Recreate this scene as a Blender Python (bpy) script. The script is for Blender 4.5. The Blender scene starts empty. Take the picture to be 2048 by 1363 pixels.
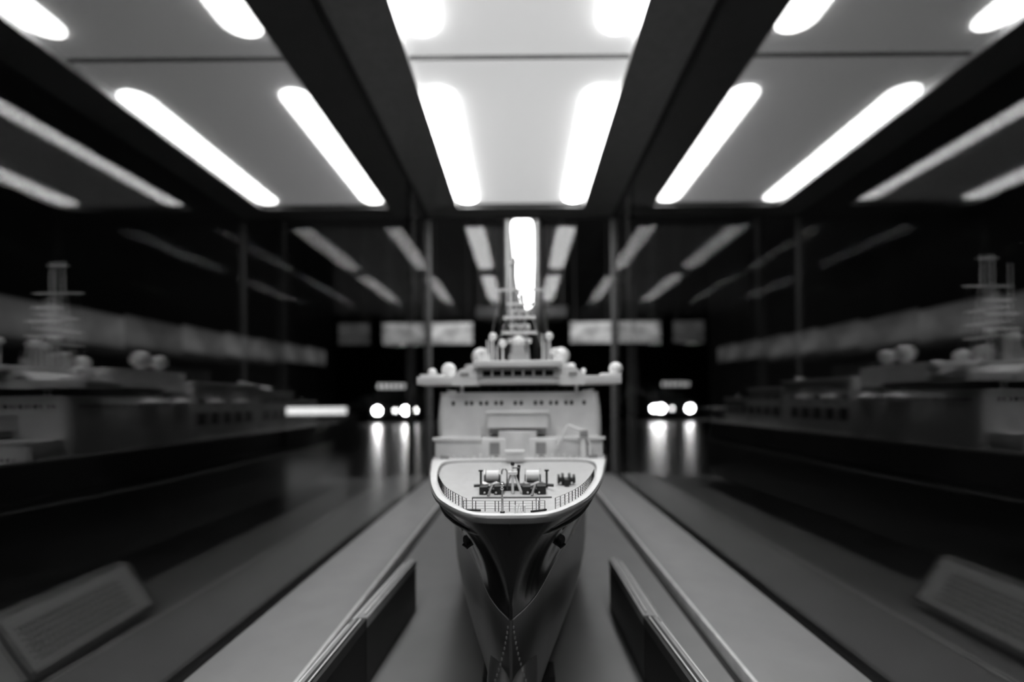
import bpy, bmesh, math, random
from mathutils import Vector, Matrix
random.seed(7)
S = bpy.context.scene
COL = S.collection
U = 0.5            # one working unit is half a metre
ZC = 1.2           # camera height above the room floor, metres
PI = math.pi

# ---------------------------------------------------------------- camera, world, exposure
cam_d = bpy.data.cameras.new('camera')
cam = bpy.data.objects.new('camera', cam_d); COL.objects.link(cam)
cam.location = (0, 0, ZC)
cam.rotation_euler = (PI/2, math.radians(0.45), 0)
cam_d.sensor_width = 36; cam_d.lens = 950/2048*36
cam_d.shift_x = -20/2048; cam_d.shift_y = 118.5/2048
cam_d.clip_start = 0.02; cam_d.clip_end = 200
cam_d.dof.use_dof = True
cam_d.dof.focus_distance = 0.60
cam_d.dof.aperture_fstop = 1.5
S.camera = cam
w = bpy.data.worlds.new('world'); S.world = w; w.use_nodes = True
w.node_tree.nodes['Background'].inputs[0].default_value = (0.5, 0.5, 0.5, 1)
w.node_tree.nodes['Background'].inputs[1].default_value = 0.004
S.view_settings.view_transform = 'Standard'
S.view_settings.look = 'None'
S.view_settings.exposure = 0.0
S.view_settings.gamma = 1.0
S.view_settings.use_curve_mapping = False
S.cycles.use_denoising = True
S.cycles.caustics_reflective = False
S.cycles.caustics_refractive = False
S.cycles.max_bounces = 10
S.cycles.diffuse_bounces = 3
S.cycles.glossy_bounces = 6
S.cycles.transparent_max_bounces = 40
S.cycles.sample_clamp_indirect = 0.0
S.cycles.sample_clamp_direct = 0.0

# ---------------------------------------------------------------- materials
def grey(name, v, rough=0.5, metal=0.0, coat=0.0, noise=0.12, scale=30.0, bump=0.0, spec=0.5):
    m = bpy.data.materials.new(name); m.use_nodes = True
    nt = m.node_tree; b = nt.nodes['Principled BSDF']
    b.inputs['Roughness'].default_value = rough
    b.inputs['Metallic'].default_value = metal
    b.inputs['Coat Weight'].default_value = coat
    b.inputs['Coat Roughness'].default_value = 0.08
    b.inputs['Specular IOR Level'].default_value = spec
    tc = nt.nodes.new('ShaderNodeTexCoord')
    n = nt.nodes.new('ShaderNodeTexNoise'); n.inputs['Scale'].default_value = scale; n.inputs['Detail'].default_value = 4
    r = nt.nodes.new('ShaderNodeMapRange')
    r.inputs[1].default_value = 0.3; r.inputs[2].default_value = 0.7
    r.inputs[3].default_value = v*(1-noise); r.inputs[4].default_value = v*(1+noise)
    nt.links.new(tc.outputs['Object'], n.inputs['Vector'])
    nt.links.new(n.outputs[0], r.inputs[0]); nt.links.new(r.outputs[0], b.inputs['Base Color'])
    if bump:
        bp = nt.nodes.new('ShaderNodeBump'); bp.inputs['Strength'].default_value = bump; bp.inputs['Distance'].default_value = 0.002
        nt.links.new(n.outputs[0], bp.inputs['Height']); nt.links.new(bp.outputs[0], b.inputs['Normal'])
    return m
def glow(name, s):
    m = bpy.data.materials.new(name); m.use_nodes = True
    nt = m.node_tree; nt.nodes.clear()
    o = nt.nodes.new('ShaderNodeOutputMaterial'); e = nt.nodes.new('ShaderNodeEmission')
    e.inputs[0].default_value = (1, 1, 1, 1); e.inputs[1].default_value = s
    nt.links.new(e.outputs[0], o.inputs[0]); return m
def glow_mottled(name, s, lo, scale, stretch=(1, 1, 1)):
    """backlit printed sign: light through an uneven print"""
    m = glow(name, s); nt = m.node_tree
    e = [n for n in nt.nodes if n.type == 'EMISSION'][0]
    tc = nt.nodes.new('ShaderNodeTexCoord'); mp = nt.nodes.new('ShaderNodeMapping')
    mp.inputs['Scale'].default_value = stretch
    n = nt.nodes.new('ShaderNodeTexNoise'); n.inputs['Scale'].default_value = scale; n.inputs['Detail'].default_value = 3
    r = nt.nodes.new('ShaderNodeMapRange')
    r.inputs[1].default_value = 0.35; r.inputs[2].default_value = 0.65
    r.inputs[3].default_value = s*lo; r.inputs[4].default_value = s
    nt.links.new(tc.outputs['Object'], mp.inputs[0]); nt.links.new(mp.outputs[0], n.inputs['Vector'])
    nt.links.new(n.outputs[0], r.inputs[0]); nt.links.new(r.outputs[0], e.inputs[1])
    return m
def glass(name, r0, tint=1.0):
    """clear pane: two-sided Schlick reflection over straight transmission"""
    m = bpy.data.materials.new(name); m.use_nodes = True
    nt = m.node_tree; nt.nodes.clear(); L = nt.links
    o = nt.nodes.new('ShaderNodeOutputMaterial'); mx = nt.nodes.new('ShaderNodeMixShader')
    t = nt.nodes.new('ShaderNodeBsdfTransparent'); t.inputs[0].default_value = (tint, tint, tint, 1)
    g = nt.nodes.new('ShaderNodeBsdfGlossy'); g.inputs['Roughness'].default_value = 0.0
    ge = nt.nodes.new('ShaderNodeNewGeometry')
    d = nt.nodes.new('ShaderNodeVectorMath'); d.operation = 'DOT_PRODUCT'
    a = nt.nodes.new('ShaderNodeMath'); a.operation = 'ABSOLUTE'
    s = nt.nodes.new('ShaderNodeMath'); s.operation = 'SUBTRACT'; s.inputs[0].default_value = 1.0; s.use_clamp = True
    p = nt.nodes.new('ShaderNodeMath'); p.operation = 'POWER'; p.inputs[1].default_value = 5
    q = nt.nodes.new('ShaderNodeMath'); q.operation = 'MULTIPLY_ADD'; q.inputs[1].default_value = 1-r0; q.inputs[2].default_value = r0
    L.new(ge.outputs['Normal'], d.inputs[0]); L.new(ge.outputs['Incoming'], d.inputs[1])
    L.new(d.outputs['Value'], a.inputs[0]); L.new(a.outputs[0], s.inputs[1]); L.new(s.outputs[0], p.inputs[0]); L.new(p.outputs[0], q.inputs[0])
    L.new(q.outputs[0], mx.inputs[0]); L.new(t.outputs[0], mx.inputs[1]); L.new(g.outputs[0], mx.inputs[2]); L.new(mx.outputs[0], o.inputs[0])
    return m
def printed(name, base, ink, axis_lines, axis_words):
    """pale card printed with rows of small dark print too soft to read"""
    m = grey(name, base, 0.5, noise=0.03); nt = m.node_tree; b = nt.nodes['Principled BSDF']
    tc = nt.nodes.new('ShaderNodeTexCoord'); sx = nt.nodes.new('ShaderNodeSeparateXYZ')
    nt.links.new(tc.outputs['Generated'], sx.inputs[0])
    def math_(op, *v):
        n = nt.nodes.new('ShaderNodeMath'); n.operation = op
        for i, x in enumerate(v):
            if isinstance(x, (int, float)): n.inputs[i].default_value = x
            else: nt.links.new(x, n.inputs[i])
        return n.outputs[0]
    ax = {'x': sx.outputs[0], 'y': sx.outputs[1], 'z': sx.outputs[2]}
    rows = math_('GREATER_THAN', math_('FRACT', math_('MULTIPLY', ax[axis_lines], 9.0)), 0.5)
    nz = nt.nodes.new('ShaderNodeTexNoise'); nz.inputs['Scale'].default_value = 60; nt.links.new(tc.outputs['Generated'], nz.inputs['Vector'])
    words = math_('GREATER_THAN', nz.outputs[0], 0.44)
    inside = math_('MULTIPLY', math_('GREATER_THAN', ax[axis_lines], 0.10), math_('LESS_THAN', ax[axis_lines], 0.80))
    inside = math_('MULTIPLY', inside, math_('MULTIPLY', math_('GREATER_THAN', ax[axis_words], 0.06), math_('LESS_THAN', ax[axis_words], 0.86)))
    k = math_('MULTIPLY', math_('MULTIPLY', rows, words), inside)
    mixn = nt.nodes.new('ShaderNodeMix'); mixn.data_type = 'RGBA'
    nt.links.new(k, mixn.inputs[0]); mixn.inputs[6].default_value = (base, base, base, 1); mixn.inputs[7].default_value = (ink, ink, ink, 1)
    nt.links.new(mixn.outputs[2], b.inputs['Base Color'])
    return m

M = dict(
    white=grey('white_ship_paint', 0.86, 0.42, noise=0.04),
    offwhite=grey('off_white_ship_paint', 0.84, 0.5, noise=0.05),
    deck=grey('pale_deck_paint', 0.54, 0.6, noise=0.05, scale=80),
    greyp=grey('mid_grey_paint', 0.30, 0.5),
    trim=grey('pale_edge_trim', 0.75, 0.35),
    mast=grey('dull_white_mast_paint', 0.42, 0.5),
    strake=grey('grey_rubbing_strake', 0.17, 0.45),
    hull=grey('black_hull_paint', 0.008, 0.13, coat=0.0, spec=0.22, noise=0.2, scale=6),
    under=grey('dark_underwater_paint', 0.045, 0.3, noise=0.1),
    black=grey('black_fitting_paint', 0.010, 0.4),
    dglass=grey('dark_window_glazing', 0.006, 0.15),
    steel=grey('dull_steel', 0.35, 0.3, metal=1.0),
    ltsteel=grey('satin_aluminium', 0.62, 0.28, metal=1.0),
    soffit=grey('dark_canopy_laminate', 0.16, 0.45, noise=0.1),
    panel=grey('white_light_box_liner', 0.80, 0.6, noise=0.02),
    lumin=grey('luminous_acrylic_panel', 0.80, 0.6, noise=0.02),
    seam=grey('grey_panel_seam', 0.25, 0.5),
    ledge=grey('grey_ledge_laminate', 0.27, 0.5, noise=0.05, scale=14),
    tray=grey('grey_case_floor_laminate', 0.24, 0.45, noise=0.06, scale=10),
    gap=grey('black_rubber_seal', 0.008, 0.7),
    darkpanel=grey('dark_grey_board', 0.030, 0.6),
    blackboard=grey('black_board', 0.006, 0.7),
    topedge=grey('grey_board_edge', 0.30, 0.5),
    floor=grey('dark_polished_floor', 0.05, 0.28, noise=0.3, scale=1.2),
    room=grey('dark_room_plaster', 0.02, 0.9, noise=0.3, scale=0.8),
    post=grey('grey_metal_post', 0.13, 0.5),
    column=grey('pale_column_paint', 0.7, 0.6),
    busbody=grey('dark_vehicle_paint', 0.02, 0.3),
    rubber=grey('black_tyre_rubber', 0.01, 0.8),
    card=printed('printed_label_card', 0.80, 0.12, 'z', 'y'),
    lamp=glow('lamp_diffuser_glow', 15.0),
    head=glow('headlamp_glow', 90.0),
    headdim=glow('side_lamp_glow', 12.0),
    dest=glow('destination_sign_glow', 1.3),
    tall=glow('tall_lamp_glow', 8.0),
    strip=glow('strip_lamp_glow', 1.4),
    glass_side=glass('side_glass', 0.105),
    glass_end=glass('end_glass', 0.019),
)

_b = M['lumin'].node_tree.nodes['Principled BSDF']
_b.inputs['Emission Color'].default_value = (1, 1, 1, 1); _b.inputs['Emission Strength'].default_value = 0.46
# ---------------------------------------------------------------- mesh builder in (x, z depth, h below eye level) units
class MB:
    def __init__(self): self.v = []; self.f = []
    def add(self, vs, fs):
        n = len(self.v); self.v += [tuple(p) for p in vs]; self.f += [tuple(i+n for i in f) for f in fs]; return self
    def box(self, x0, x1, z0, z1, h0, h1):
        vs = [(x, z, h) for h in (h0, h1) for z in (z0, z1) for x in (x0, x1)]
        return self.add(vs, [(0,1,3,2),(4,6,7,5),(0,4,5,1),(2,3,7,6),(0,2,6,4),(1,5,7,3)])
    def rings(self, rings, closed=True, cap=True):
        n = len(rings[0]); vs = [p for r in rings for p in r]; fs = []
        for i in range(len(rings)-1):
            for j in range(n if closed else n-1):
                k = (j+1) % n; fs.append((i*n+j, i*n+k, (i+1)*n+k, (i+1)*n+j))
        if cap and closed: fs += [tuple(range(n)), tuple(range((len(rings)-1)*n, len(rings)*n))]
        return self.add(vs, fs)
    def tube(self, pts, r, n=8, cap=True):
        pts = [Vector(p) for p in pts]; rr = r if isinstance(r, (list, tuple)) else [r]*len(pts)
        out = []; ref = None
        for i, p in enumerate(pts):
            a = pts[max(i-1, 0)]; b = pts[min(i+1, len(pts)-1)]; d = (b-a).normalized()
            if ref is None:
                ref = Vector((1, 0, 0)) if abs(d.x) < 0.8 else Vector((0, 1, 0))
            s = d.cross(ref).normalized(); t = d.cross(s).normalized(); ref = t.cross(d).normalized() if False else ref
            out.append([p + (s*math.cos(2*PI*k/n) + t*math.sin(2*PI*k/n))*rr[i] for k in range(n)])
        return self.rings(out, True, cap)
    def ball(self, c, r, n=14, sq=(1, 1, 1)):
        rg = []
        for i in range(1, n//2+2):
            a = PI*i/(n//2+2)
            rg.append([(c[0]+r*sq[0]*math.sin(a)*math.cos(2*PI*k/n), c[1]+r*sq[1]*math.sin(a)*math.sin(2*PI*k/n), c[2]-r*sq[2]*math.cos(a)) for k in range(n)])
        return self.rings(rg)
    def prism(self, outline, h0, h1, h1s=None):
        """outline of (x,z), extruded from h0 to h1"""
        n = len(outline)
        self.add([(x, z, h0) for x, z in outline] + [(x, z, h1) for x, z in outline],
                 [tuple(range(n)), tuple(range(n, 2*n))] + [(i, (i+1) % n, n+(i+1) % n, n+i) for i in range(n)])
        return self
    def build(self, name, mat, parent=None, origin=None, bevel=0, smooth=40):
        o = parent.get('_o') if parent is not None else None
        og = tuple(o) if o is not None else (origin or (0, 0, 0))
        me = bpy.data.meshes.new(name)
        me.from_pydata([((x-og[0])*U, (z-og[1])*U, (og[2]-h)*U) for x, z, h in self.v], [], self.f)
        bm = bmesh.new(); bm.from_mesh(me); bmesh.ops.remove_doubles(bm, verts=bm.verts, dist=1e-6)
        bmesh.ops.recalc_face_normals(bm, faces=bm.faces)
        if bevel:
            bmesh.ops.bevel(bm, geom=[e for e in bm.edges if e.is_manifold and e.calc_face_angle(0) > 0.6], offset=bevel*U, segments=2, affect='EDGES', profile=0.6)
        for f in bm.faces: f.smooth = True
        for e in bm.edges: e.smooth = e.is_manifold and e.calc_face_angle(0) < math.radians(smooth)
        bm.to_mesh(me); bm.free()
        if isinstance(mat, str): mat = M[mat]
        me.materials.append(mat)
        ob = bpy.data.objects.new(name, me); COL.objects.link(ob)
        if parent is not None: ob.parent = parent
        else: ob.location = (og[0]*U, og[1]*U, ZC - og[2]*U)
        ob['_o'] = og
        return ob
def tag(o, label, cat, group=None):
    o['label'] = label; o['category'] = cat
    if group: o['group'] = group
    return o
def empty(name, x, z, h, rz=0):
    o = bpy.data.objects.new(name, None); COL.objects.link(o); o.empty_display_size = 0.05
    o.location = (x*U, z*U, ZC-h*U); o.rotation_euler = (0, 0, rz); o['_o'] = (x, z, h); return o
def struct(o): o['kind'] = 'structure'; return o
def lerp(tab, x):
    if x <= tab[0][0]: return tab[0][1]
    for (a, b), (c, d) in zip(tab, tab[1:]):
        if x <= c: return b + (d-b)*(x-a)/(c-a)
    return tab[-1][1]
def copy_tree(o, parent=None):
    c = o.copy(); COL.objects.link(c)
    if parent is not None: c.parent = parent
    for ch in list(o.children): copy_tree(ch, c)
    return c

# ---------------------------------------------------------------- the room around the case
FL = 2.4                       # floor, below eye level
CE = -9.4                      # room ceiling
struct(MB().box(-30, 30, -6, 70, FL, FL+0.2).build('floor', 'floor'))
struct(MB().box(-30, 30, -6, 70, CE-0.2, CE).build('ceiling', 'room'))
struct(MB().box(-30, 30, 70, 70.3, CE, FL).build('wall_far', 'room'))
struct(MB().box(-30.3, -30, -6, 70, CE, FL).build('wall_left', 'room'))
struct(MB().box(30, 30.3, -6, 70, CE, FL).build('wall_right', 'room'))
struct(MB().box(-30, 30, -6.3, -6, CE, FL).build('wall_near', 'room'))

# ---------------------------------------------------------------- display case
W = 1.256; H = 2.487; ZE = 6.47; ZF = -1.95; T = 0.012
PZ0, PZ1, PX = -1.83, 6.13, 0.815
case = empty('display_case', 0, 2.3, FL)
tag(case, 'long glass display case with a lit canopy enclosing the model ship', 'display case')
MB().box(-W-T, -W, ZF, ZE, -H, 1.06).build('side_pane', 'glass_side', case)
MB().box(W, W+T, ZF, ZE, -H, 1.06).build('side_pane', 'glass_side', case)
MB().box(-W, W, ZE, ZE+T, -H, 1.06).build('end_pane', 'glass_end', case)
MB().box(-W, W, ZF-T, ZF, -H, 1.06).build('front_pane', 'glass_end', case)
cn = MB()                                          # canopy: dark soffit around the light boxes
cn.box(-W, -PX, ZF, ZE, -H-0.02, -H); cn.box(PX, W, ZF, ZE, -H-0.02, -H)
cn.box(-PX, PX, PZ1, ZE, -H-0.02, -H); cn.box(-PX, PX, ZF, PZ0, -H-0.02, -H)
cn.box(-W-0.05, W+0.05, ZF-0.05, ZE+0.05, -H-0.34, -H-0.14)
cn.build('canopy', 'soffit', case)
MB().box(-W, W, .775, .815, -H, -2.03).build('added_lamp_baffle', 'soffit', case)  # unseen beam added to hide the extra box's lamps from the end glass
ce = MB()
for s in (-1, 1): ce.box(min(s*W, s*(W-0.022)), max(s*W, s*(W-0.022)), ZF, ZE, -H, -H+0.012)
ce.box(-W, W, ZE-0.022, ZE, -H, -H+0.03)
ce.build('glazing_bead', 'gap', case)
for s in (-1, 1):
    MB().box(min(s*(W-.035), s*(W-.001)), max(s*(W-.035), s*(W-.001)), ZE-0.04, ZE-.001, -H+.03, 1.0).build('corner_post', 'post', case)
    lo, hi = (0.82, 1.225)
    MB().box(min(s*lo, s*hi), max(s*lo, s*hi), ZF, ZE-.05, 1.0, 1.05).build('ledge', 'ledge', case, bevel=.002)
    MB().box(min(s*0.806, s*0.82), max(s*0.806, s*0.82), ZF, ZE-.05, 0.994, 1.05).build('ledge_trim', 'trim', case)
    MB().box(min(s*1.225, s*W), max(s*1.225, s*W), ZF, ZE-.05, 1.035, 1.05).build('ledge_seal', 'gap', case)
    MB().box(min(s*0.765, s*0.806), max(s*0.765, s*0.806), ZF, ZE-.05, 1.045, 1.055).build('floor_groove', 'gap', case)
MB().box(-0.765, 0.765, ZF, ZE-.05, 1.031, 1.06).build('case_floor', 'tray', case)
MB().box(-W-0.03, W+0.03, ZF-0.03, ZE+0.03, 1.06, FL).build('plinth', 'soffit', case)
# two light boxes set in the canopy plus an added unseen one, each with a pair of long lamps
def stadium(x0, x1, z0, z1, n=8):
    r = (x1-x0)/2; cx = (x0+x1)/2; pts = []
    for k in range(n+1): a = PI + PI*k/n; pts.append((cx+r*math.cos(a), z0+r+r*math.sin(a)))
    for k in range(n+1): a = PI*k/n; pts.append((cx+r*math.cos(a), z1-r+r*math.sin(a)))
    return pts
def light_box(z0, z1, a, b, label):
    e = empty('ceiling_light', 0, (z0+z1)/2, -H-0.03)
    tag(e, label, 'ceiling light', 'light boxes in the case canopy')
    MB().box(-PX, PX, z0+.012, z1-.012, -H-0.07, -H-0.05).build('light_panel', 'lumin', e)
    for xa in (-PX, PX-.006): MB().box(xa, xa+.006, z0, z1, -H-.07, -H).build('frame', 'panel', e)
    MB().box(-PX, PX, z0, z0+.012, -H-.07, -H-.03).build('seam', 'seam', e)
    for s in (-1, 1):
        x0, x1 = (0.535, 0.80) if s > 0 else (-0.80, -0.535)
        m = MB(); o1 = stadium(x0, x1, a, b); cx = (x0+x1)/2; cz = (a+b)/2
        o2 = stadium(x0+.04, x1-.04, a+.05, b-.05)
        m.rings([[(x, z, -H-.05) for x, z in o1], [(x, z, -H-.035) for x, z in o1], [(x, z, -H-.012) for x, z in o2]])
        m.build('lamp', 'lamp', e)
    return e
light_box(-1.83, 0.82, -1.66, 0.70, 'luminous ceiling panel with two long lamps overhead, in front of the ship\'s bow')  # extra box added out of view to brighten the ship's front
light_box(0.82, 3.50, 1.0, 3.29, 'luminous white ceiling panel with two long lamps, cut by the top of the picture')
light_box(3.50, 6.13, 3.84, 6.07, 'luminous white ceiling panel with two long lamps, farther one behind the grey seam')

# label stands: upright back toward the ship, slanted printed face toward the side glass
def label_stand(x_far, z_far, x_near, z_near, back, label):
    s = -1 if x_far < 0 else 1
    e = empty('label_stand', (x_far+x_near)/2, (z_far+z_near)/2, 1.03)
    tag(e, label, 'label stand', 'slanted label stands beside the ship')
    A = [(x_near, z_near), (x_far, z_far)]
    def sec(x, z, pts): return [(x+s*dx, z, h) for dx, h in pts]
    MB().rings([sec(x, z, [(0, 0.815), (0.03, 0.815), (0.03, 1.03), (0, 1.03)]) for x, z in A]).build('back_board', back, e)
    MB().rings([sec(x, z, [(-.004, 0.78), (0.03, 0.78), (0.03, 0.815), (-.004, 0.815)]) for x, z in A]).build('top_edge', 'topedge' if back == 'darkpanel' else 'darkpanel', e)
    MB().rings([sec(x, z, [(0.03, 0.782), (0.042, 0.782), (0.185, 0.985), (0.185, 1.0), (0.03, 0.815)]) for x, z in A]).build('sloping_board', 'greyp', e)
    MB().rings([sec(x, z, [(0.048, 0.788), (0.18, 0.976), (0.183, 0.973), (0.051, 0.785)]) for x, z in [(x_near+(x_far-x_near)*.01, z_near+.004), (x_near+(x_far-x_near)*.96, z_far-.03)]]).build('printed_card', 'card', e)
    MB().tube([(x_far+s*.012, z_far-.02, 0.774), (x_near+s*.012, z_near+.02, 0.774)], .003, 6).build('edge_strip', 'trim', e)
    return e
label_stand(-.53, 2.34, -.568, 1.715, 'darkpanel', 'slanted label stand with a dark grey back, left of the hull, farther one')
label_stand(-.569, 1.711, -.605, 0.75, 'blackboard', 'slanted label stand with a black back, left of the hull, nearest the camera')
label_stand(.425, 2.34, .435, 1.715, 'darkpanel', 'slanted label stand with a dark grey back, right of the hull, farther one')
label_stand(.435, 1.711, .50, 0.75, 'blackboard', 'slanted label stand with a black back, right of the hull, nearest the camera')

# ---------------------------------------------------------------- the model ship
KEEL = 0.93; WL = 0.47; RIM = 0.246; DK = 0.285
def dk(z):
    t = min(1, max(0, (z-1.62)/.36)); return DK - .030*t*t*(3-2*t)
ship = empty('model_ship', -0.04+0.012*3.0, 3.0, KEEL, -math.atan(0.012))
ship['_o'] = (0, 3.0, KEEL)
tag(ship, 'large detailed ship model, black hull and white superstructure, bow toward the camera', 'model ship')
WD = [(1.016, 0), (1.019, .045), (1.034, .085), (1.072, .118), (1.146, .160), (1.236, .198), (1.408, .246), (1.623, .293), (1.9, .345), (2.18, .386), (2.6, .392), (5.0, .392), (5.5, .37), (5.85, .32)]
WW = [(1.02, .003), (1.07, .028), (1.145, .056), (1.353, .108), (1.65, .185), (2.2, .30), (2.8, .365), (5.0, .365), (5.5, .32), (5.85, .22)]
def dense(pts, m=5):
    """Catmull-Rom resampling of a polyline of (a, b) pairs"""
    out = []
    for i in range(len(pts)-1):
        p0 = pts[max(i-1, 0)]; p1 = pts[i]; p2 = pts[i+1]; p3 = pts[min(i+2, len(pts)-1)]
        for k in range(m):
            t = k/m
            out.append(tuple(.5*(2*p1[c]+(p2[c]-p0[c])*t+(2*p0[c]-5*p1[c]+4*p2[c]-p3[c])*t*t+(3*p1[c]-p0[c]-3*p2[c]+p3[c])*t**3) for c in (0, 1)))
    return out+[pts[-1]]
def pchip(tab):
    n = len(tab); d = [(tab[i+1][1]-tab[i][1])/(tab[i+1][0]-tab[i][0]) for i in range(n-1)]
    m_ = [d[0]] + [0 if d[i-1]*d[i] <= 0 else 2/(1/d[i-1]+1/d[i]) for i in range(1, n-1)] + [d[-1]]
    out = []
    for i in range(n-1):
        h = tab[i+1][0]-tab[i][0]
        for k in range(6):
            t = k/6
            out.append((tab[i][0]+h*t, (2*t**3-3*t*t+1)*tab[i][1]+(t**3-2*t*t+t)*h*m_[i]+(-2*t**3+3*t*t)*tab[i+1][1]+(t**3-t*t)*h*m_[i+1]))
    return out+[tab[-1]]
WD = pchip(WD); WW = pchip(WW)
ZS = [1.016, 1.0165, 1.0175, 1.019, 1.0225, 1.026, 1.034, 1.05, 1.072, 1.105, 1.146, 1.19, 1.236, 1.32, 1.408, 1.51, 1.623, 1.76, 1.9, 2.04, 2.18, 2.4, 2.6, 2.8, 3.2, 3.8, 4.4, 5.0, 5.25, 5.5, 5.7, 5.85]
ZS = sorted(set(ZS + [1.04+.03*k for k in range(38)]))
TOPH = [RIM+.016+(WL-RIM-.016)*t/20 for t in range(21)]
def topside(z, h):
    u = (WL-h)/(WL-RIM-.016); wd, ww = lerp(WD, z), lerp(WW, z)
    p = 1.0 + 1.05*max(0, 1-(z-1.0)/1.3)
    return ww + (wd-ww)*max(0, u)**p
def below(z, h):
    v = (h-WL)/(KEEL-.03-WL); ww = lerp(WW, z); n = 1.5+4.0*min(1, max(0, (z-1.05)/1.8))
    return ww*(max(0, 1-v**n))**(1/n)
def skin(heights, fn, off=0.0, zs=ZS):
    m = MB()
    for s in (-1, 1):
        rows = [[(s*(max(fn(z, h), .0008)+off), z, h) for h in heights] for z in zs]
        m.rings(rows, closed=False)
    for zz, fl in ((zs[0], 0), (zs[-1], 1)):                     # close stem and transom
        L = [(-(fn(zz, h)+off), zz, h) for h in heights]; R = [((fn(zz, h)+off), zz, h) for h in heights]
        m.rings([L, R], closed=False)
    return m
hull = skin(TOPH, topside).build('hull', 'hull', ship, smooth=60)
UH = [WL+(KEEL-.03-WL)*t for t in (0, .15, .3, .5, .7, .85, .95, 1)]
under = skin(UH, below).build('underwater_hull', 'under', ship, smooth=60)
bulb = MB(); br = []
for t in range(13):
    a = PI*t/12; zz = 1.12 - .19*math.cos(a*0.5)*1.0 if t < 12 else 1.35
    zz = .955 + .40*(t/12)**1.6; r = .062*math.sin(PI*min(1, (t+.35)/8)*.5)**.8
    br.append([(r*math.cos(2*PI*k/14), zz, .655+r*1.15*math.sin(2*PI*k/14)) for k in range(14)])
bulb.rings(br); bulb.build('bulbous_bow', 'under', ship)
MBs = MB()
for s in (-1, 1):
    rows = [[(s*(max(topside(z, h) if h < WL else below(z, h), .001)+.0015), z-.001*(z < 1.03), h) for h in (WL-(.0006 if z < 1.7 else .007), WL+(.0010 if z < 1.7 else .009))] for z in ZS]
    MBs.rings(rows, closed=False)
MBs.build('waterline_stripe', 'white', ship)
dm = MB()
for s in (-1, 1):                                                # dotted draught marks below the stem
    for k in range(15):
        h = WL+.012+k*.0095; x = s*(.006+.0013*k+.00013*k*k); dm.box(x-.0011, x+.0011, 1.012-.0032*k, 1.016-.0032*k, h, h+.0045)
dm.build('draught_marks', 'strake', ship)
# rubbing strake under the rim
m = MB(); rows = []
for s, zz in ((-1, ZS[::-1]), (1, ZS[1:])):
    for z in zz:
        wd = lerp(WD, z); k = min(1, (z-1.016)/.08); dzf = -(1-k)
        rows.append([(s*(wd+dx*k**.5), z+dzf*abs(dx), h) for dx, h in ((.001, RIM+.001), (.006, RIM+.005), (.004, RIM+.014), (-.002, RIM+.018))])
m.rings(rows, closed=False)
m.build('rubbing_strake', 'strake', ship, smooth=60)
# bulwark rim (cap) + inner wall + sunken foredeck
OP = [(1.027, 0), (1.029, .03), (1.036, .06), (1.055, .088), (1.09, .113), (1.16, .150), (1.25, .186), (1.42, .232), (1.6, .268), (1.75, .291), (1.84, .300), (1.90, .298), (1.945, .282), (1.968, .25), (1.978, .21), (1.98, .15), (1.98, .0)]
cap = MB()
# build the cap as bridging strips: outer points matched by arc position
OUT = [(1.016, 0), (1.0165, .034), (1.021, .066), (1.036, .090), (1.072, .120), (1.146, .162), (1.236, .200), (1.408, .248), (1.60, .290), (1.75, .3175), (1.84, .335), (1.90, .346), (1.945, .353), (1.968, .357), (1.978, .359), (1.985, .30), (1.99, .0)]
OUT = dense(OUT); OP = dense(OP)
for s in (-1, 1):
    top_o = [(s*wv, z, RIM) for z, wv in OUT]; top_i = [(s*wv, z, RIM) for z, wv in OP]
    mid = [(s*(a[1]+b[1])/2, (a[0]+b[0])/2, RIM-.003) for a, b in zip(OUT, OP)]
    cap.rings([[(s*wv, z, RIM+.006) for z, wv in OUT], top_o, mid, top_i, [(s*wv, z, RIM+.006) for z, wv in OP]], closed=False)
    # cap continues aft beside the raised deck
cap.build('bulwark_rim', 'white', ship, smooth=50)
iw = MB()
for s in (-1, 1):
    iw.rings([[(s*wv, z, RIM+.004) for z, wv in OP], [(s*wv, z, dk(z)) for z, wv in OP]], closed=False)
iw.build('bulwark_inner_wall', 'greyp', ship)  # mid grey stands in for the shade under the rim cap
fd = MB(); n = len(OP)
L = [(-wv, z, dk(z)) for z, wv in OP]; R = [(wv, z, dk(z)) for z, wv in OP]
fd.rings([L, R], closed=False); fd.rings([[(x, z, DK+.01) for x, z, h in L], [(x, z, DK+.01) for x, z, h in R]], closed=False)
foredeck = fd.build('foredeck', 'deck', ship)
md = MB(); zz = [1.985, 2.08, 2.18, 2.4, 2.6, 3.2, 4.0, 5.0, 5.25, 5.5, 5.7, 5.845]
md.rings([[(-lerp(WD, z)+.003, z, RIM) for z in zz], [(lerp(WD, z)-.003, z, RIM) for z in zz]], closed=False)
md.rings([[(-lerp(WD, z)+.003, z, RIM+.01) for z in zz], [(lerp(WD, z)-.003, z, RIM+.01) for z in zz]], closed=False)
md.build('main_deck', 'deck', ship)

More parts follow.
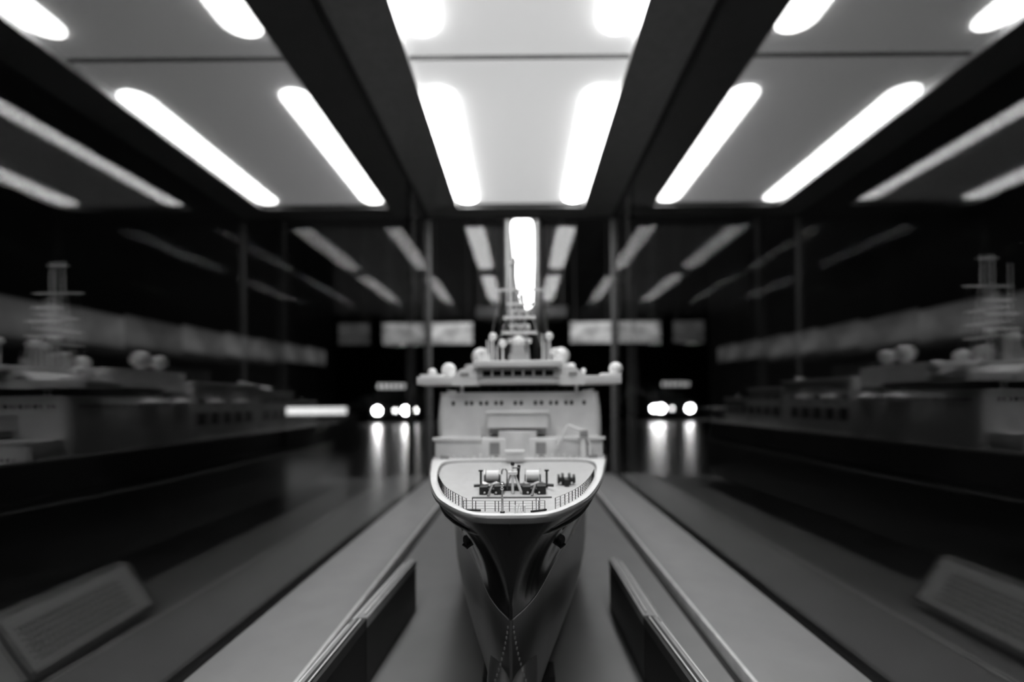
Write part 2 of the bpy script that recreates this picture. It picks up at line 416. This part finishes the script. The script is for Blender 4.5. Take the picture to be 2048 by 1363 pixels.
def post_rail(name, pts, h=.027, wires=4, DK=DK):
    """railing along deck points: dark posts, pale wires"""
    w_ = MB()
    for k in range(wires):
        hh = h*(k+1)/wires
        w_.tube([(x, z, DK-hh) for x, z in pts], .00055 if k < wires-1 else .0008, 5)
    r = w_.build(name, 'ltsteel', ship)
    for i, (x, z) in enumerate(pts):
        MB().tube([(x, z, DK), (x, z, DK-h)], .0011, 6).build('post', 'black', r)
    return r
fx = [-.128, -.096, -.072, -.046, -.037, -.009, .006, .026, .05, .066, .082]
post_rail('bow_railing', [(x, 1.225-.006*(1-abs(x)/.13)) for x in fx])
OPS = sorted(p for p in OP if p[0] < 1.7)
def along(z0, z1, n, s, inset=.003):
    return [(s*(lerp(OPS, z0+(z1-z0)*k/(n-1))-inset), z0+(z1-z0)*k/(n-1)) for k in range(n)]
post_rail('side_railing', along(1.075, 1.45, 20, -1), .025, 4, RIM)
post_rail('side_railing', along(1.075, 1.52, 22, 1), .025, 4, RIM)
for pts in (((-.137, 1.226), (-.083, 1.222)), ((.046, 1.206), (.086, 1.226))):
    MB().tube([(x, z, DK-.003) for x, z in pts], .0025, 8).build('deck_bar', 'black', ship)
# windlass platform
MB().box(-.125, .108, 1.385, 1.64, DK-.005, DK).build('windlass_platform', 'deck', ship)
MB().box(-.125, .108, 1.383, 1.385, DK-.0022, DK).build('platform_edge', 'black', ship)
def windlass(cx, s):
    """chain windlass: black bed, pale drum, end discs, brake lever"""
    r = MB().box(cx-.034, cx+.03, 1.43, 1.56, DK-.018, DK-.005).box(cx-.036, cx-.012, 1.41, 1.47, DK-.028, DK-.005).box(cx+.008, cx+.034, 1.41, 1.47, DK-.03, DK-.005).build('windlass', 'black', ship, bevel=.001)
    MB().tube([(cx-.024, 1.52, DK-.042), (cx+.016, 1.52, DK-.042)], .020, 20).build('drum', 'white', r)
    for x in (cx-.028, cx+.02):
        MB().tube([(x-.002, 1.52, DK-.042), (x+.002, 1.52, DK-.042)], .025, 20).build('drum_flange', 'steel', r)
    MB().tube([(cx+s*.040, 1.50, DK-.008), (cx+s*.040, 1.50, DK-.062)], .0035, 8).box(cx+s*.040-.007, cx+s*.040+.007, 1.497, 1.503, DK-.066, DK-.061).build('brake_lever', 'black', r)
    MB().tube([(cx+s*.03, 1.5, DK-.018), (cx+s*.062, 1.5, DK-.016)], .005, 10).build('warping_end', 'black', r)
    MB().rings([[(cx-.03+.02*k, 1.475, DK-.034+(.008 if k % 2 else 0)) for k in range(4)], [(cx-.03+.02*k, 1.462, DK-.030+(.008 if k % 2 else 0)) for k in range(4)]], closed=False).build('chain_guard', 'ltsteel', r)
    MB().tube([(cx+.002, 1.42, DK-.03), (cx-.004, 1.40, DK-.018), (cx-.008, 1.388, DK-.006)], .004, 8).build('chain_pipe', 'steel', r)
    for k in range(3):
        MB().ball((cx-.02+.017*k, 1.405, DK-.012), .0035, 8).build('bolt', 'ltsteel', r)
windlass(-.070, -1); windlass(.058, 1)
MB().box(-.04, .03, 1.47, 1.52, DK-.02, DK-.005).build('windlass_motor', 'black', ship)
# tripod foremast with ball
fm = MB().tube([(-.0075, 1.43, .222), (-.0075, 1.43, DK)], .0042, 10).tube([(-.012, 1.45, .222), (-.034, 1.50, DK)], .0036, 8).tube([(-.003, 1.44, .222), (.022, 1.425, DK)], .0042, 10).box(-.021, .007, 1.42, 1.45, .215, .222).tube([(-.0075, 1.44, .216), (-.0075, 1.44, .19)], .004, 8).build('foremast', 'offwhite', ship)
MB().ball((-.0075, 1.44, .192), .0065, 12).build('mast_ball', 'black', fm)
MB().box(-.008, .013, 1.436, 1.444, .203, .206).build('mast_arm', 'steel', fm)
MB().tube([(.0075, 1.47, .285), (.0085, 1.47, .225), (.012, 1.47, .20)], .005, 8).build('mast_stay', 'black', fm)
for x in (-.0075, .022): MB().tube([(x, 1.43-.005*(x > 0), DK-.005), (x, 1.43-.005*(x > 0), DK)], .006, 10).build('foot', 'steel', fm)
# gooseneck vent
g = [(-.026, 1.47, .275)] + [(-.034+.008*math.cos(a), 1.47, .222-.010*math.sin(a)) for a in [PI*k/8 for k in range(9)]] + [(-.0425, 1.47, .228)]
MB().tube(g, .0022, 8).build('gooseneck_vent', 'steel', ship)
# jackstaff
js = MB().tube([(-.026, 1.20, .281), (-.0265, 1.20, .218)], [.0036, .0020], 10).build('jackstaff', 'ltsteel', ship)
for h, r in ((.213, .0052), (.222, .0050)): MB().ball((-.0265, 1.20, h), r, 10).build('lamp', 'ltsteel', js)
MB().tube([(-.026, 1.20, .2845), (-.026, 1.20, .280)], .006, 12).build('base', 'black', js)
MB().tube([(.010, 1.2, .284), (.016, 1.2, .259), (.022, 1.2, .284)], .0012, 6).tube([(.012, 1.205, .284), (.016, 1.205, .262)], .001, 6).build('bow_chock_frame', 'white', ship)
MB().box(.028, .033, 1.13, 1.14, .250, .285).box(.006, .0085, 1.135, 1.14, .252, .285).build('bow_fairlead', 'white', ship)
for x in (-.106, .060, .069):
    MB().tube([(x, 1.235, DK), (x, 1.235, DK-.032)], .0011, 6).build('flag_pole', 'black', ship)
    # striped bands
# mooring winch to starboard
b = MB().tube([(.142, 1.60, .268), (.192, 1.60, .268)], .008, 12).build('mooring_winch', 'black', ship)
for x in (.142, .155, .178, .193): MB().tube([(x-.004, 1.60, .265), (x+.004, 1.60, .265)], .016 if x in (.142, .193) else .020, 14).build('winch_disc', 'black', b)
MB().box(.160, .174, 1.56, 1.60, .262, .284).build('winch_motor', 'black', b)
for x, z in ((-.158, 1.78), (-.105, 1.76), (.12, 1.78), (.19, 1.8)):
    MB().ball((x, z, DK-.002), .010, 10, (1, 1, .35)).build('deck_hatch', 'greyp', ship)
# items on the hull sides
for s in (-1, 1):
    for z, h, hw, hh in ((1.19, .318, .016, .008), (1.31, .312, .016, .007)):
        x = topside(z, h)
        MB().rings([[(s*(topside(z+dz, h+dh)+.0015), z+dz, h+dh) for dz, dh in ((-hw, .000), (0, -hh), (hw, 0), (0, hh))], [(s*(topside(z+dz, h+dh)-.004), z+dz, h+dh) for dz, dh in ((-hw, .000), (0, -hh), (hw, 0), (0, hh))]]).build('mooring_port', 'black', ship)
    z, h = 1.28, .374
    x = topside(z, h)
    a = MB(); a.tube([(s*(x-.006), z+.004, h), (s*(x+.008), z-.010, h)], .014, 18); a.build('hawse_pipe', 'black', ship)
    MB().tube([(s*(x+.004), z-.012, h+.004), (s*(x+.004), z-.016, h+.016)], .004, 8).tube([(s*(x-.008), z-.016, h+.008), (s*(x+.004), z-.018, h+.017), (s*(x+.016), z-.014, h+.008)], .004, 8).build('anchor', 'black', ship)
# name lettering reads as slanted light strokes on the flare
# ---- deckhouse in front of the superstructure
DH = MB().box(-.365, .365, 2.06, 2.23, .165, RIM)
DH.build('lower_deckhouse', 'offwhite', ship, bevel=.006)
MB().box(-.372, -.16, 2.045, 2.062, .158, .172).box(.16, .372, 2.045, 2.062, .158, .172).build('deckhouse_coaming', 'white', ship, bevel=.002)
def rr(x, z0, z1, r, n=6):
    p = []
    for cx, cz, a0 in ((-x+r, z0+r, PI), (x-r, z0+r, 1.5*PI), (x-r, z1-r, 0), (-x+r, z1-r, .5*PI)):
        for k in range(n+1): a = a0+.5*PI*k/n; p.append((cx+r*math.cos(a), cz+r*math.sin(a)))
    return p
ss = MB()
ss.rings([[(x, z, h) for x, z in rr(hw, 2.22, 3.1, .035)] for hw, h in ((.383, RIM), (.387, .16), (.387, .10), (.384, .04), (.376, -.02), (.372, -.032), (.368, -.034))])
sup = ss.build('superstructure', 'offwhite', ship, smooth=30)
MB().prism(rr(.375, 2.217, 3.1, .035), -.038, -.030).build('deck_edge', 'white', sup)
PXW = [902.3, 928.5, 938.9, 957.5, 968.9, 987.6, 998.8, 1026.3, 1038.1, 1066.5, 1078.5, 1097.2, 1108.4, 1127.3, 1138.7, 1163.4]
for p in PXW:
    x = (p-1034)*2.22/950
    MB().box(x-.0070, x+.0070, 2.2155, 2.228, .003, .0215).build('window', 'dglass', sup, bevel=.002)
for s in (-1, 1):
    for k in range(14):
        z = 2.30+k*.055
        MB().box(min(s*.37, s*.386), max(s*.37, s*.388), z-.008, z+.008, .004, .022).build('side_window', 'dglass', sup)
# central casing on the front
cb = MB().box(-.140, .128, 2.10, 2.23, .056, .122).build('front_casing', 'offwhite', ship, bevel=.004)
MB().box(-.148, .136, 2.085, 2.23, .047, .056).build('casing_roof', 'white', cb, bevel=.003)
MB().box(-.135, .123, 2.13, 2.22, .122, .150).build('casing_recess', 'greyp', cb)
tw = MB().prism([(x*.085-.006, 2.10-.07*math.cos(x*PI/2)) for x in [-1+k/6 for k in range(13)]] + [(.079, 2.2), (-.091, 2.2)], .135, RIM).build('winch_house', 'offwhite', ship)
for x in (-.105, .095): MB().box(x-.022, x+.022, 2.054, 2.062, .182, .235).build('house_door', 'greyp', ship)
ht = MB().box(-.052, .022, 1.93, 1.965, .212, .246).build('deck_locker', 'offwhite', ship)
MB().box(-.056, .026, 1.92, 1.97, .204, .213).build('locker_lid', 'white', ht, bevel=.002)
for k in range(22):
    x = -.30+k*.0275+random.uniform(-.005, .005)
    if abs(x+.01) < .06: continue
    r = random.uniform(.004, .008); hh = random.uniform(.008, .02)
    MB().tube([(x, 2.02, RIM), (x, 2.02, RIM-hh)], r, 8).build('mushroom_vent', 'white' if k % 3 else 'offwhite', ship)
for s in (-1, 1):
    for k in range(3): MB().tube([(s*(.30+.014*k), 1.999+.01*k, RIM), (s*(.30+.014*k), 1.999+.01*k, RIM-.014)], .005, 8).build('bollard', 'greyp', ship)
# deck crane on the starboard side
cr = MB().tube([(.275, 2.02, RIM), (.275, 2.02, .15)], [.014, .010], 10).build('deck_crane', 'white', ship)
MB().box(.262, .292, 2.0, 2.04, .128, .156).build('cab', 'greyp', cr, bevel=.003)
MB().tube([(.28, 2.02, .135), (.21, 2.02, .108)], .007, 8).tube([(.21, 2.02, .108), (.165, 2.02, .19)], .006, 8).build('jib', 'white', cr)
MB().tube([(.29, 2.02, .15), (.305, 2.02, .19), (.302, 2.02, RIM)], .006, 8).build('hydraulic_arm', 'white', cr)
# ---- bridge
rec = MB().prism(rr(.31, 2.30, 2.95, .03), -.085, -.036).build('bridge_recess', 'black', ship)
for k in range(12):
    x = -.26+k*.046
    MB().box(x-.017, x+.017, 2.293, 2.301, -.066, -.047).build('window', 'dglass', rec)
wg = MB().prism([(-.475, 2.20), (-.30, 2.165), (-.2, 2.15), (.2, 2.15), (.30, 2.165), (.475, 2.20), (.475, 2.42), (-.475, 2.42)], -.112, -.075).build('bridge_wing', 'offwhite', ship, bevel=.004)
for s in (-1, 1):
    q = [(s*.19, -.145), (s*.235, -.150), (s*.262, -.142), (s*.285, -.122), (s*.30, -.105), (s*.30, -.070), (s*.19, -.070)]
    MB().rings([[(x, z, h) for x, h in q] for z in (2.14, 2.38)]).build('bridge_cheek', 'white', wg)
    MB().tube([(s*.27, 2.24, -.072), (s*.27, 2.24, -.038)], .008, 8).build('wing_support', 'white', wg)
    MB().box(min(s*.225, s*.262), max(s*.225, s*.262), 2.134, 2.141, -.125, -.112).build('nameboard', 'greyp', wg)
for xa, xb in ((.385, .475), (-.46, -.36)): MB().box(xa, xb, 2.2, 2.3, -.124, -.112).build('wing_console', 'white', wg, bevel=.003)
bh = MB().prism([(-.195, 2.15), (-.16, 2.135), (.15, 2.135), (.187, 2.15), (.187, 2.6), (-.195, 2.6)], -.150, -.085).build('wheelhouse', 'offwhite', ship)
for k in range(7):
    x = -.142+k*.0465
    MB().box(x-.0185, x+.0185, 2.124, 2.137, -.133, -.110).build('window', 'dglass', bh, bevel=.001)
MB().box(-.185, .178, 2.126, 2.15, -.150, -.134).box(-.185, .178, 2.126, 2.15, -.1085, -.104).build('window_surround', 'greyp', bh)
MB().prism([(-.205, 2.12), (-.17, 2.10), (.16, 2.10), (.198, 2.12), (.198, 2.62), (-.205, 2.62)], -.178, -.150).build('wheelhouse_roof', 'white', bh, bevel=.005)
for x, h, r, z in ((-.345, -.150, .036, 2.32), (-.43, -.140, .022, 2.34), (.477, -.152, .034, 2.36), (.305, -.138, .012, 2.25), (.262, -.165, .022, 2.4)):
    d = MB().ball((x, z, h), r, 16).build('radar_dome', 'white', ship)
    MB().tube([(x, z, h+r*.6), (x, z, -.111)], r*.5, 10).build('dome_base', 'offwhite', d)
for s, z, hc, r in ((-1, 2.84, -.262, .052), (1, 2.84, -.262, .052), (-1, 2.98, -.255, .045), (1, 2.98, -.255, .045)):
    d = MB().ball((s*.24, z, hc), r, 18).build('satellite_dome', 'white', ship)
    MB().tube([(s*.24, z, hc+r*.7), (s*.24, z, -.18)], r*.45, 12).build('dome_base', 'offwhite', d)
# upper housing behind the wheelhouse
u1 = MB().prism(rr(.30, 2.55, 3.15, .04), -.185, -.07).build('upper_house', 'offwhite', ship)
MB().prism(rr(.30, 2.55, 3.15, .04), -.196, -.185).build('upper_roof', 'white', u1)
# ---- main mast
mast = MB()
mast.tube([(-.005, 2.45, -.176), (-.005, 2.45, -.235)], .052, 16)
mast.tube([(-.005, 2.45, -.235), (-.005, 2.45, -.29)], [.036, .030], 16)
for dx, dz in ((-1, -1), (1, -1), (-1, 1), (1, 1)):
    mast.tube([(dx*.050, 2.58+dz*.05, -.18), (dx*.028, 2.58+dz*.03, -.42), (dx*.016, 2.58+dz*.02, -.60)], [.008, .007, .006], 8)
for k in range(8):
    h0 = -.20-.05*k; a = .048-.0042*k; b_ = a-.004
    mast.tube([(-a, 2.53+.004*k, h0), (b_, 2.53+.004*k, h0-.05)], .0035, 6); mast.tube([(a, 2.53+.004*k, h0), (-b_, 2.53+.004*k, h0-.05)], .0035, 6)
    mast.tube([(-a, 2.53+.004*k, h0), (a, 2.53+.004*k, h0)], .004, 6)
    mast.tube([(-a, 2.53+.004*k, h0), (-a, 2.63-.004*k, h0-.05)], .0035, 6); mast.tube([(a, 2.53+.004*k, h0), (a, 2.63-.004*k, h0-.05)], .0035, 6)
mo = mast.build('main_mast', 'mast', ship)
for h, hw in ((-.32, .062), (-.395, .055), (-.47, .048)):
    MB().box(-hw, hw, 2.50, 2.66, h-.006, h).build('mast_platform', 'offwhite', mo)
for hw, hh in ((.13, -.6), (.05, -.75)): MB().box(-hw, hw, 2.572, 2.588, hh-.004, hh+.004).build('yard', 'white', mo)
for x in (-.027, .027): MB().tube([(x, 2.58, -.60), (x*.9, 2.58, -.772)], .006, 8).build('topmast_pole', 'white', mo)
MB().tube([(-.042, 2.50, -.41), (-.042, 2.50, -.70)], .004, 6).build('whip_aerial', 'white', mo)
for h, hw, z in ((-.43, .085, 2.50), (-.505, .07, 2.52), (-.35, .09, 2.50)):
    MB().box(-hw, hw, z-.01, z+.01, h-.012, h).build('radar_scanner', 'offwhite', mo)
MB().ball((-.005, 2.45, -.30), .034, 14).build('mast_dome', 'white', mo)
for s in (-1, 1):
    MB().tube([(s*.012, 2.56, -.62), (s*.15, 2.50, -.18)], .0014, 5).tube([(s*.10, 2.58, -.6), (s*.19, 2.55, -.18)], .0012, 5).build('rigging', 'ltsteel', mo)
# signal lamps and aerials on the wheelhouse roof
for x, h in ((-.185, -.245), (-.135, -.325), (-.085, -.290), (.178, -.245), (.152, -.325)):
    p = MB().tube([(x, 2.42, -.175), (x, 2.42, h)], .005, 8).build('signal_lamp', 'offwhite', ship)
    MB().ball((x, 2.42, h), .021, 12).build('globe', 'offwhite', p)
for x, h in ((-.16, -.30), (-.11, -.27), (-.145, -.33), (.13, -.29), (.20, -.24), (.115, -.33), (-.20, -.22)):
    MB().tube([(x, 2.36, -.175), (x, 2.36, h)], .0035, 6).build('aerial', 'offwhite', ship)
# ---- after superstructure
def house(x, z0, z1, h0, h1, nm, mt='offwhite'):
    o = MB().prism(rr(x, z0, z1, .03), h0, h1).build(nm, mt, ship); return o
h1 = house(.36, 3.12, 3.95, -.13, RIM, 'midship_house')
h2 = house(.35, 3.97, 4.55, -.085, RIM, 'aft_house')
h3 = house(.34, 4.57, 5.1, .0, RIM, 'stern_house')
for hh, x, z0, z1, top in ((h1, .36, 3.12, 3.95, -.13), (h2, .35, 3.97, 4.55, -.085), (h3, .34, 4.57, 5.1, 0.0)):
    MB().prism(rr(x+.012, z0, z1, .03), top-.012, top).build('house_roof', 'white', hh)
    for s in (-1, 1):
        n_ = int((z1-z0)/.14)
        for k in range(n_):
            z = z0+.08+k*.14
            MB().box(min(s*(x-.01), s*(x+.003)), max(s*(x-.01), s*(x+.003)), z-.045, z+.045, .07, .15).build('side_opening', 'black', hh)
            if top < -.05: MB().box(min(s*(x-.01), s*(x+.003)), max(s*(x-.01), s*(x+.003)), z-.03, z+.03, -.02, .0).build('window', 'dglass', hh)
for s in (-1, 1):
    for z in (2.72, 2.96, 3.3, 3.6):
        bt = MB(); rg = []
        for k in range(9):
            t = -1+k/4; wv = .030*max(.08, (1-t*t))**.5
            rg.append([(s*.40+wv*math.cos(2*PI*j/10), z+t*.085, .0+wv*.8*math.sin(2*PI*j/10)) for j in range(10)])
        lb = bt.rings(rg).build('lifeboat', 'white', ship)
        for dz in (-.06, .06): MB().tube([(s*.375, z+dz, .05), (s*.385, z+dz, -.05), (s*.41, z+dz, -.055)], .005, 6).build('davit', 'greyp', lb)
c2 = MB().tube([(.0, 4.3, -.085), (.0, 4.3, -.19)], .03, 12).build('aft_crane', 'white', ship)
MB().tube([(.0, 4.3, -.17), (-.20, 4.42, -.13)], .012, 8).build('jib', 'white', c2)
MB().box(-.34, .34, 5.1, 5.75, .10, .115).build('stern_deck', 'deck', ship)
for s in (-1, 1):
    for z in (5.2, 5.4, 5.6): MB().tube([(s*.32, z, .115), (s*.32, z, RIM)], .01, 8).build('deck_pillar', 'offwhite', ship)
MB().prism(rr(.12, 3.3, 3.7, .05), -.25, -.14).build('funnel', 'black', ship)
sg = MB().tube([(-.0, 5.5, .10), (0, 5.5, -.05)], .006, 6).build('ensign_staff', 'white', ship)
# keel blocks carrying the ship
for z, lb in ((1.75, 'dark keel block under the forward hull, nearest the bow'), (3.3, 'dark keel block under the middle of the hull'), (4.9, 'dark keel block under the stern')):
    o = MB().box(-.13, .13, z-.05, z+.05, .99, 1.03).box(-.07, .07, z-.035, z+.035, .899, .99).build('keel_block', 'darkpanel', None, origin=(0, z, 1.03))
    o.location.x = (-.04+.012*z)*U
    tag(o, lb, 'stand', 'keel blocks under the ship')

# ---------------------------------------------------------------- what shows beyond the glass
for s, nm in ((-1, 'left'), (1, 'right')):
    o = MB().box(s*2.16-.07, s*2.16+.07, 9.2, 9.34, CE, FL).box(s*2.16-.12, s*2.16+.12, 9.15, 9.39, FL-.06, FL).build('hall_post', 'post', None, origin=(s*2.16, 9.3, FL))
    tag(o, 'tall grey post just past the %s rear corner of the glass case' % nm, 'post', 'tall grey posts beyond the case')
for px, nm in ((1010, 'left'), (1083, 'right')):
    x = (px-1044)*19.6/950
    o = MB().tube([(x, 19.6, CE), (x, 19.6, FL)], .22, 20).build('round_column', 'column', None, origin=(x, 19.6, FL))
    tag(o, 'slim grey column immediately %s of the tall glowing lamp' % nm, 'column', 'slim columns beside the tall lamp')
# tall tapered lamp
la = empty('tapered_lamp', (1050-1044)*20/950, 20, -3.9)
tag(la, 'tall tapered white lamp glowing behind the ship\'s mast', 'lamp')
def at(px, py, z): return ((px-1044)*z/950, z, (py-800)*z/950)
prof = [(437, 1047, 4), (440, 1047, 15), (446, 1047, 19.5), (460, 1047.5, 20.5), (520, 1050, 18), (580, 1053, 13), (608, 1055.5, 9.5), (614, 1056, 5)]
sh = MB().rings([[(at(cx, y, 20)[0]+r*20/950*math.cos(2*PI*k/20), 20+r*20/950*math.sin(2*PI*k/20), at(cx, y, 20)[2]) for k in range(20)] for y, cx, r in prof]).build('lamp_shade', 'tall', la)
MB().tube([at(1047, 438, 20), (at(1047, 430, 20)[0], 20, CE)], .03, 8).build('suspension_cord', 'black', la)
hb = MB().box(-2.2, 2.2, 23.0, 23.3, -4.55, -4.05).tube([(-2, 23.15, CE), (-2, 23.15, -4.5)], .03, 6).tube([(2, 23.15, CE), (2, 23.15, -4.5)], .03, 6).build('hanging_beam', 'post', None, origin=(0, 23, -4.05))
tag(hb, 'grey horizontal beam hung behind the lamp, between the lit signs', 'beam')
M['sign1'] = glow_mottled('backlit_sign_face', 0.60, .3, 2.2, (1, 1, 2)); M['sign2'] = glow_mottled('dim_sign_face', 0.17, .3, 1.6)
for s, nm in ((-1, 'left'), (1, 'right')):
    for a, b, mt, lb in ((96, 184, 'sign1', 'bright blurred lit sign hanging %s of the ship\'s mast' % nm), (206, 272, 'sign2', 'dim blurred lit sign, outer one on the %s, beyond the grey post' % nm)):
        x0, x1 = s*a*25/950, s*b*25/950; x0, x1 = min(x0, x1), max(x0, x1)
        e = empty('hanging_sign', (x0+x1)/2, 25.1, -2.95); tag(e, lb, 'sign', 'lit signs across the hall')
        MB().box(x0, x1, 25.02, 25.2, -4.15, -2.95).build('sign_case', 'busbody', e)
        MB().box(x0+.05, x1-.05, 25.0, 25.02, -4.1, -3.0).build('sign_face', mt, e)
        for x in (x0+.3, x1-.3): MB().tube([(x, 25.1, -4.15), (x, 25.1, CE)], .03, 6).build('hanger', 'post', e)
# rows of dim backlit pictures along both sides of the hall
def fade_z(m, half):  # paints a soft light falloff into the emission, dim at top and bottom
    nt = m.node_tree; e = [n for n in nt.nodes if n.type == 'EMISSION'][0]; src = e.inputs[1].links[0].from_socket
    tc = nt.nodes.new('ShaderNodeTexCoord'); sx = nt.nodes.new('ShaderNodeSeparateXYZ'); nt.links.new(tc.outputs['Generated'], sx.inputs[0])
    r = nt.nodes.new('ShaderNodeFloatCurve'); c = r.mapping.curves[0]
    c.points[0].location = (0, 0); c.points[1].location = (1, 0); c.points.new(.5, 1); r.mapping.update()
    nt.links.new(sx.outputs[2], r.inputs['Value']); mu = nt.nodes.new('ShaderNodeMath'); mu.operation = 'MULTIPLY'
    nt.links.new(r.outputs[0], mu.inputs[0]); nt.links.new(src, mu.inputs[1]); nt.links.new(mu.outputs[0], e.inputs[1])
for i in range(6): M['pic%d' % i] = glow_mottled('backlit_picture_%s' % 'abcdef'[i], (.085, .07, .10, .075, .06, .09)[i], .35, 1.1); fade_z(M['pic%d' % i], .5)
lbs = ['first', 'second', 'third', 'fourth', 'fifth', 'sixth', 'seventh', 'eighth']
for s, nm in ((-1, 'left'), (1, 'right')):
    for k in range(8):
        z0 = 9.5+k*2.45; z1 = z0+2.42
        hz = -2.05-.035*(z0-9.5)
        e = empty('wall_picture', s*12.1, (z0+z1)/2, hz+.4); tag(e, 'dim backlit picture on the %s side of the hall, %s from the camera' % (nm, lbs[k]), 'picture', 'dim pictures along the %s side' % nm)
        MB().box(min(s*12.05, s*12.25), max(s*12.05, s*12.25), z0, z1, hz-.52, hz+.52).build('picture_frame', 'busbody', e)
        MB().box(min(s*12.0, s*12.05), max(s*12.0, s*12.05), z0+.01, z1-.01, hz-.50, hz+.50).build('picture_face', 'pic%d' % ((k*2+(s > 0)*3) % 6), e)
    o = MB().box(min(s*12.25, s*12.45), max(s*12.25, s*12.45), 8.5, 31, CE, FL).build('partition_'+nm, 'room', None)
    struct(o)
# lit counter on the left
ct = empty('display_counter', -10.4, 24.6, FL); tag(ct, 'dark counter with a bright horizontal strip lamp, left of the parked bus', 'counter')
MB().box(-12.0, -8.7, 24.1, 25.2, .62, FL).build('counter_body', 'post', ct)
MB().box(-12.0, -8.7, 24.0, 25.2, .2, .27).build('counter_top', 'busbody', ct)
MB().box(-11.9, -8.9, 24.0, 24.08, .28, .62).build('strip_lamp', 'strip', ct)
# bus and car with headlamps, seen far down the hall
def vehicle(kind, cx, z, half, hh, top, label, cat, lamps, dest=None):
    e = empty(kind, cx, z+2, FL); tag(e, label, cat)
    w2 = half+.85
    MB().rings([[(cx-w2*k, zz, 2.05), (cx+w2*k, zz, 2.05), (cx+w2*k, zz, .2), (cx+w2*.9*k, zz, top), (cx-w2*.9*k, zz, top), (cx-w2*k, zz, .2)] for zz, k in ((z, .97), (z+.3, 1), (z+14 if dest else z+7, 1))]).build('body', 'busbody', e)
    MB().box(cx-w2*.85, cx+w2*.85, z-.02, z+.1, top+1.1 if dest else top+.3, .3).build('windscreen', 'dglass', e)
    for px in lamps:
        MB().tube([(px[0], z-.08, hh), (px[0], z+.05, hh)], px[1], 16).build('headlamp', px[2], e)
    if dest:
        d = MB().box(cx-1.75, cx+1.75, z-.04, z+.02, dest-.45, dest+.45).build('destination_display', 'dglass', e)
        for k in range(6):
            x = cx-1.3+k*.52; MB().box(x-.17, x+.17, z-.06, z-.04, dest-.22, dest+.22).build('lit_segment', 'dest', d)
    for s in (-1, 1):
        for zz in ((z+1.5, z+11) if dest else (z+1, z+5.5)):
            MB().tube([(cx+s*(w2-.5), zz, FL-.5), (cx+s*w2, zz, FL-.5)], .5, 20).build('wheel', 'rubber', e)
c = (783-1044)*52/950
vehicle('city_bus', c, 52, 1.6, 1.02, -2.3, 'dark bus facing the camera with bright round white headlamps and a lit sign', 'bus', [(c-1.56, .40, 'head'), (c+1.6, .42, 'head'), (c+.42, .20, 'headdim'), (c+2.36, .34, 'head')], dest=-1.65)
for o in list(bpy.data.objects):
    if '_o' in o: del o['_o']
